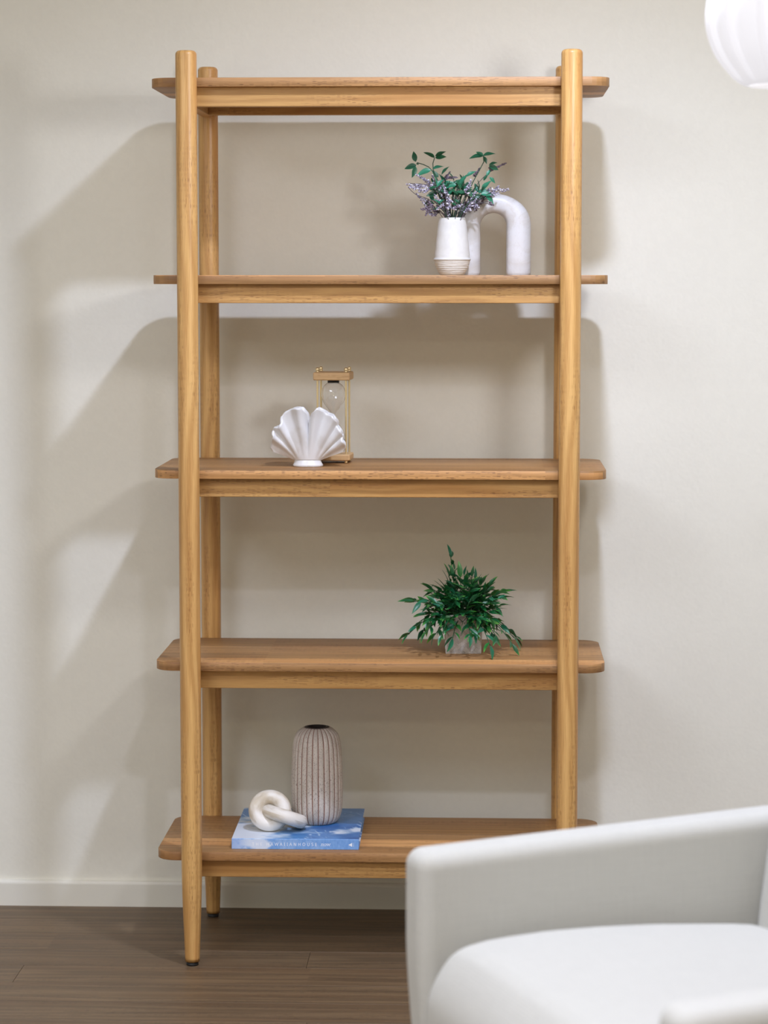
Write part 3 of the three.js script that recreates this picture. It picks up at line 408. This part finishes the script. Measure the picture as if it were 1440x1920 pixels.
{
  const t = thing('fluted_vase', 'tall speckled stoneware vase with brown vertical flutes standing on the blue book', 'vase', [-0.1425, BY + BOOK_T, 0.262]);
  const px = 1.128 * MM, NF = 26, outer = spline([[0.01, 0], [33, 0], [38, 2], [43.5, 9], [47.5, 22], [49, 45], [49, 80], [48.2, 110], [46.8, 140], [44.5, 158], [40, 171], [32, 179.5], [24, 184], [19.5, 185]], 110), inner = [[17.8, 183.6], [17.5, 178], [24, 160], [30, 120], [0.01, 100]], prof = [...outer, ...inner];
  const nv = prof.length - 1, nu = NF * 14, cols = [];
  const g = grid((u, v) => { const i = Math.round(v * nv), [r0, y] = prof[i], a = -u * Math.PI * 2, ph = Math.abs(((u * NF) % 1) - 0.5) * 2, k = i < outer.length ? smooth(17, 27, r0) * smooth(0, 4, y) : 0, d = 2.5 * Math.pow(ph, 3.2) * k; return [(r0 - d) * Math.cos(a) * px, y * px, (r0 - d) * Math.sin(a) * px]; }, nu, nv, true);
  // glaze: speckled grey-pink stoneware, bare red-brown clay in the flutes, dark brown glaze with painted-in shade round the mouth
  const W = 2048, Hh = 1024, r = rng(9), sp = new Float32Array(W * Hh);
  for (let k = 0; k < 34000; k++) { const x = Math.floor(r() * W), y = Math.floor(r() * Hh), s = 1 + Math.floor(r() * r() * 5), a = 0.45 + 0.5 * r(); for (let dy = 0; dy <= s; dy++) for (let dx = 0; dx <= s; dx++) if ((dx - s / 2) ** 2 + (dy - s / 2) ** 2 <= s * s * 0.3) sp[((y + dy) % Hh) * W + (x + dx) % W] = a; }
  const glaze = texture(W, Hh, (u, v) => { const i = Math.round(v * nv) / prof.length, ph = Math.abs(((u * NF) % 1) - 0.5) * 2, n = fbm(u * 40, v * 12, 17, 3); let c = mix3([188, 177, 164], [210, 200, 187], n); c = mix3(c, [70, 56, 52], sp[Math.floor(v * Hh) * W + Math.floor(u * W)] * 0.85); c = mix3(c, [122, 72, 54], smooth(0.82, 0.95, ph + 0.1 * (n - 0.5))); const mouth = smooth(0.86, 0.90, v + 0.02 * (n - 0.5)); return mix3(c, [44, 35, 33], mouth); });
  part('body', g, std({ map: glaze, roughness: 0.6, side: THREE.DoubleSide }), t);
}
{
  const t = thing('stone_links', 'cream stone ornament of two interlocked rings lying on the blue book', 'ornament', [-0.2225, BY + BOOK_T, 0.345]);
  const tex = texture(512, 512, (u, v) => { const n = fbm(u * 4, v * 4, 23, 5), s = smooth(0.55, 0.8, fbm(u * 9, v * 9, 29, 4)); return mix3(mix3([232, 226, 216], [204, 190, 166], smooth(0.42, 0.70, n)), [176, 162, 140], 0.45 * s); }), m = std({ map: tex, roughness: 0.5 });
  const a = part('link', new THREE.TorusGeometry(0.0302, 0.0153, 32, 80), m, t); a.position.set(-0.0145, 0.0418, 0.002); a.rotation.set(-0.52, 0.1, 0);
  const b = part('link', new THREE.TorusGeometry(0.0357, 0.0146, 32, 80), m, t); b.position.set(0.0165, 0.0292, 0.0005);
  const e1 = V(0.79, -0.37, -0.5).normalize(), e2 = V(0.55, 0.02, 0.84); e2.addScaledVector(e1, -e2.dot(e1)).normalize(); b.quaternion.setFromRotationMatrix(new THREE.Matrix4().makeBasis(e1, e2, new THREE.Vector3().crossVectors(e1, e2)));
}

// ------------------------------------------------------------------ armchair (faces left and slightly to the camera)
{
  const t = thing('armchair', 'white upholstered armchair with thin arms in the right foreground', 'armchair', [0.1005, 0, 2.1148], 0.3864);
  // local axes: +x from the front of the chair to its back, +z from the far arm to the near arm; origin under the far front corner
  const weave = texture(512, 512, (u, v) => { const a = Math.sin(u * 512 * 0.785) * 0.5 + 0.5, b = Math.sin(v * 512 * 0.785) * 0.5 + 0.5, n = fbm(u * 60, v * 60, 4, 3); const q = 255 * (0.35 * a + 0.35 * b + 0.3 * n); return [q, q, q]; }, false);
  const cloth = texture(512, 512, (u, v) => { const n = noise(u * 8, v * 220, 4) * 0.5 + noise(u * 220, v * 8, 14) * 0.5; const k = 0.97 + 0.045 * n; return [188 * k, 186 * k, 177 * k]; });
  const m = std({ map: cloth, bumpMap: weave, bumpScale: 0.0004, roughness: 0.9, sheen: 0.2, sheenRoughness: 0.6, sheenColor: new THREE.Color(0xffffff) });
  const soft = (w, h, d, r, f, n = 30, k = 8) => { // rounded block, its grid gathered towards the edges, bent by f
    const g = new THREE.BoxGeometry(w, h, d, n, n, n), p = g.attributes.position, v = V(0, 0, 0), c = V(0, 0, 0), nm = g.attributes.normal;
    const re = (x, L) => { const i = Math.round((x / L + 0.5) * n), R = Math.min(r, L * 0.499); return i <= k ? -L / 2 + R * i / k : i >= n - k ? L / 2 - R * (n - i) / k : -L / 2 + R + (L - 2 * R) * (i - k) / (n - 2 * k); };
    for (let i = 0; i < p.count; i++) { v.set(re(p.getX(i), w), re(p.getY(i), h), re(p.getZ(i), d)); c.set(clamp(v.x, -w / 2 + r, w / 2 - r), clamp(v.y, -h / 2 + r, h / 2 - r), clamp(v.z, -d / 2 + r, d / 2 - r)); const q = v.clone().sub(c); if (q.lengthSq() > 0) v.copy(c).addScaledVector(q.normalize(), r); if (f) f(v); p.setXYZ(i, v.x, v.y, v.z); }
    const uv = g.attributes.uv; for (let i = 0; i < p.count; i++) { const ax = Math.abs(nm.getX(i)), ay = Math.abs(nm.getY(i)); uv.setXY(i, (ax > 0.5 ? p.getZ(i) : p.getX(i)) * 5, (ay > 0.5 ? p.getZ(i) : p.getY(i)) * 5); }
    g.deleteAttribute('normal'); const smoothN = mergeVertices(g.clone().deleteAttribute('uv'), 1e-5); smoothN.computeVertexNormals();
    const at = new Map(), sp = smoothN.attributes.position, key = (q, i) => [q.getX(i), q.getY(i), q.getZ(i)].map((x) => Math.round(x * 5e4)).join(); for (let i = 0; i < sp.count; i++) at.set(key(sp, i), i);
    const out = new Float32Array(p.count * 3), sn = smoothN.attributes.normal; for (let i = 0; i < p.count; i++) { const j = at.get(key(p, i)) ?? 0; out.set([sn.getX(j), sn.getY(j), sn.getZ(j)], i * 3); } g.setAttribute('normal', new THREE.BufferAttribute(out, 3)); return g;
  };
  const AH = 0.63, AT = 0.078, WID = 0.8033 + AT, LEN = 0.70, B0 = 0.10, IN = WID - 2 * AT;
  const shape = (v) => { const y = v.y + (AH + B0) / 2; v.y += 0.036 * (v.x + LEN / 2) * clamp((y - B0) / (AH - B0)); v.x += (v.x < 0 ? 1 : -0.4) * 0.045 * Math.pow(clamp((0.50 - y) / 0.42), 1.4); };
  for (const z of [AT / 2, WID - AT / 2]) part('arm', soft(LEN, AH - B0, AT, 0.024, shape), m, t).position.set(LEN / 2, (AH + B0) / 2, z);
  part('seat_base', soft(0.60, 0.21, IN + 0.004, 0.02, (v) => { v.x += (v.x < 0 ? 1 : 0) * 0.03 * clamp((0.1 - v.y) / 0.2); }), m, t).position.set(0.33, 0.225, WID / 2);
  const crown = [[-0.02, 0.472], [0.0, 0.478], [0.032, 0.497], [0.088, 0.507], [0.169, 0.511], [0.251, 0.510], [0.334, 0.506], [0.453, 0.496], [0.6, 0.478]];
  const crownAt = (x) => { for (let i = 1; i < crown.length; i++) if (x <= crown[i][0]) return lerp(crown[i - 1][1], crown[i][1], clamp((x - crown[i - 1][0]) / (crown[i][0] - crown[i - 1][0]))); return 0.478; };
  const CL = 0.545, CH = 0.19; part('seat_cushion', soft(CL, CH, IN - 0.004, 0.06, (v) => { const x = v.x + CL / 2, side = 1 - Math.pow(Math.abs(v.z) / (IN / 2), 6), k = clamp(v.y / (CH / 2) * 0.5 + 0.5); v.y += k * k * (crownAt(x - 0.004) - 0.478 + 0.022 * side - 0.004); v.x -= v.x < 0 ? 0.010 * (1 - Math.pow(v.z / (IN / 2), 2)) * (1 - Math.pow(v.y / 0.12, 2)) : 0; }, 40, 12), m, t).position.set(CL / 2 - 0.008, 0.483 - CH / 2, WID / 2);
  part('back_cushion', soft(0.14, 0.42, IN - 0.004, 0.05, (v) => { v.x -= (v.x < 0 ? 0.016 : 0) * clamp(1 - Math.pow(v.y / 0.21, 2)) * clamp(1 - Math.pow(v.z / (IN / 2), 4)); v.x += 0.145 * (v.y + 0.13); }), m, t).position.set(0.575, 0.62, WID / 2);
  part('backrest', soft(0.12, 0.70, WID, 0.04, (v) => { v.x += 0.16 * Math.max(0, v.y + 0.1); }), m, t).position.set(0.685, 0.45, WID / 2);
  const leg = new THREE.CylinderGeometry(0.02, 0.014, 0.115, 20); for (const x of [0.10, 0.64]) for (const z of [0.07, WID - 0.07]) part('leg', leg, M.rail, t).position.set(x, 0.0575, z);
}

renderer.render(scene, camera);
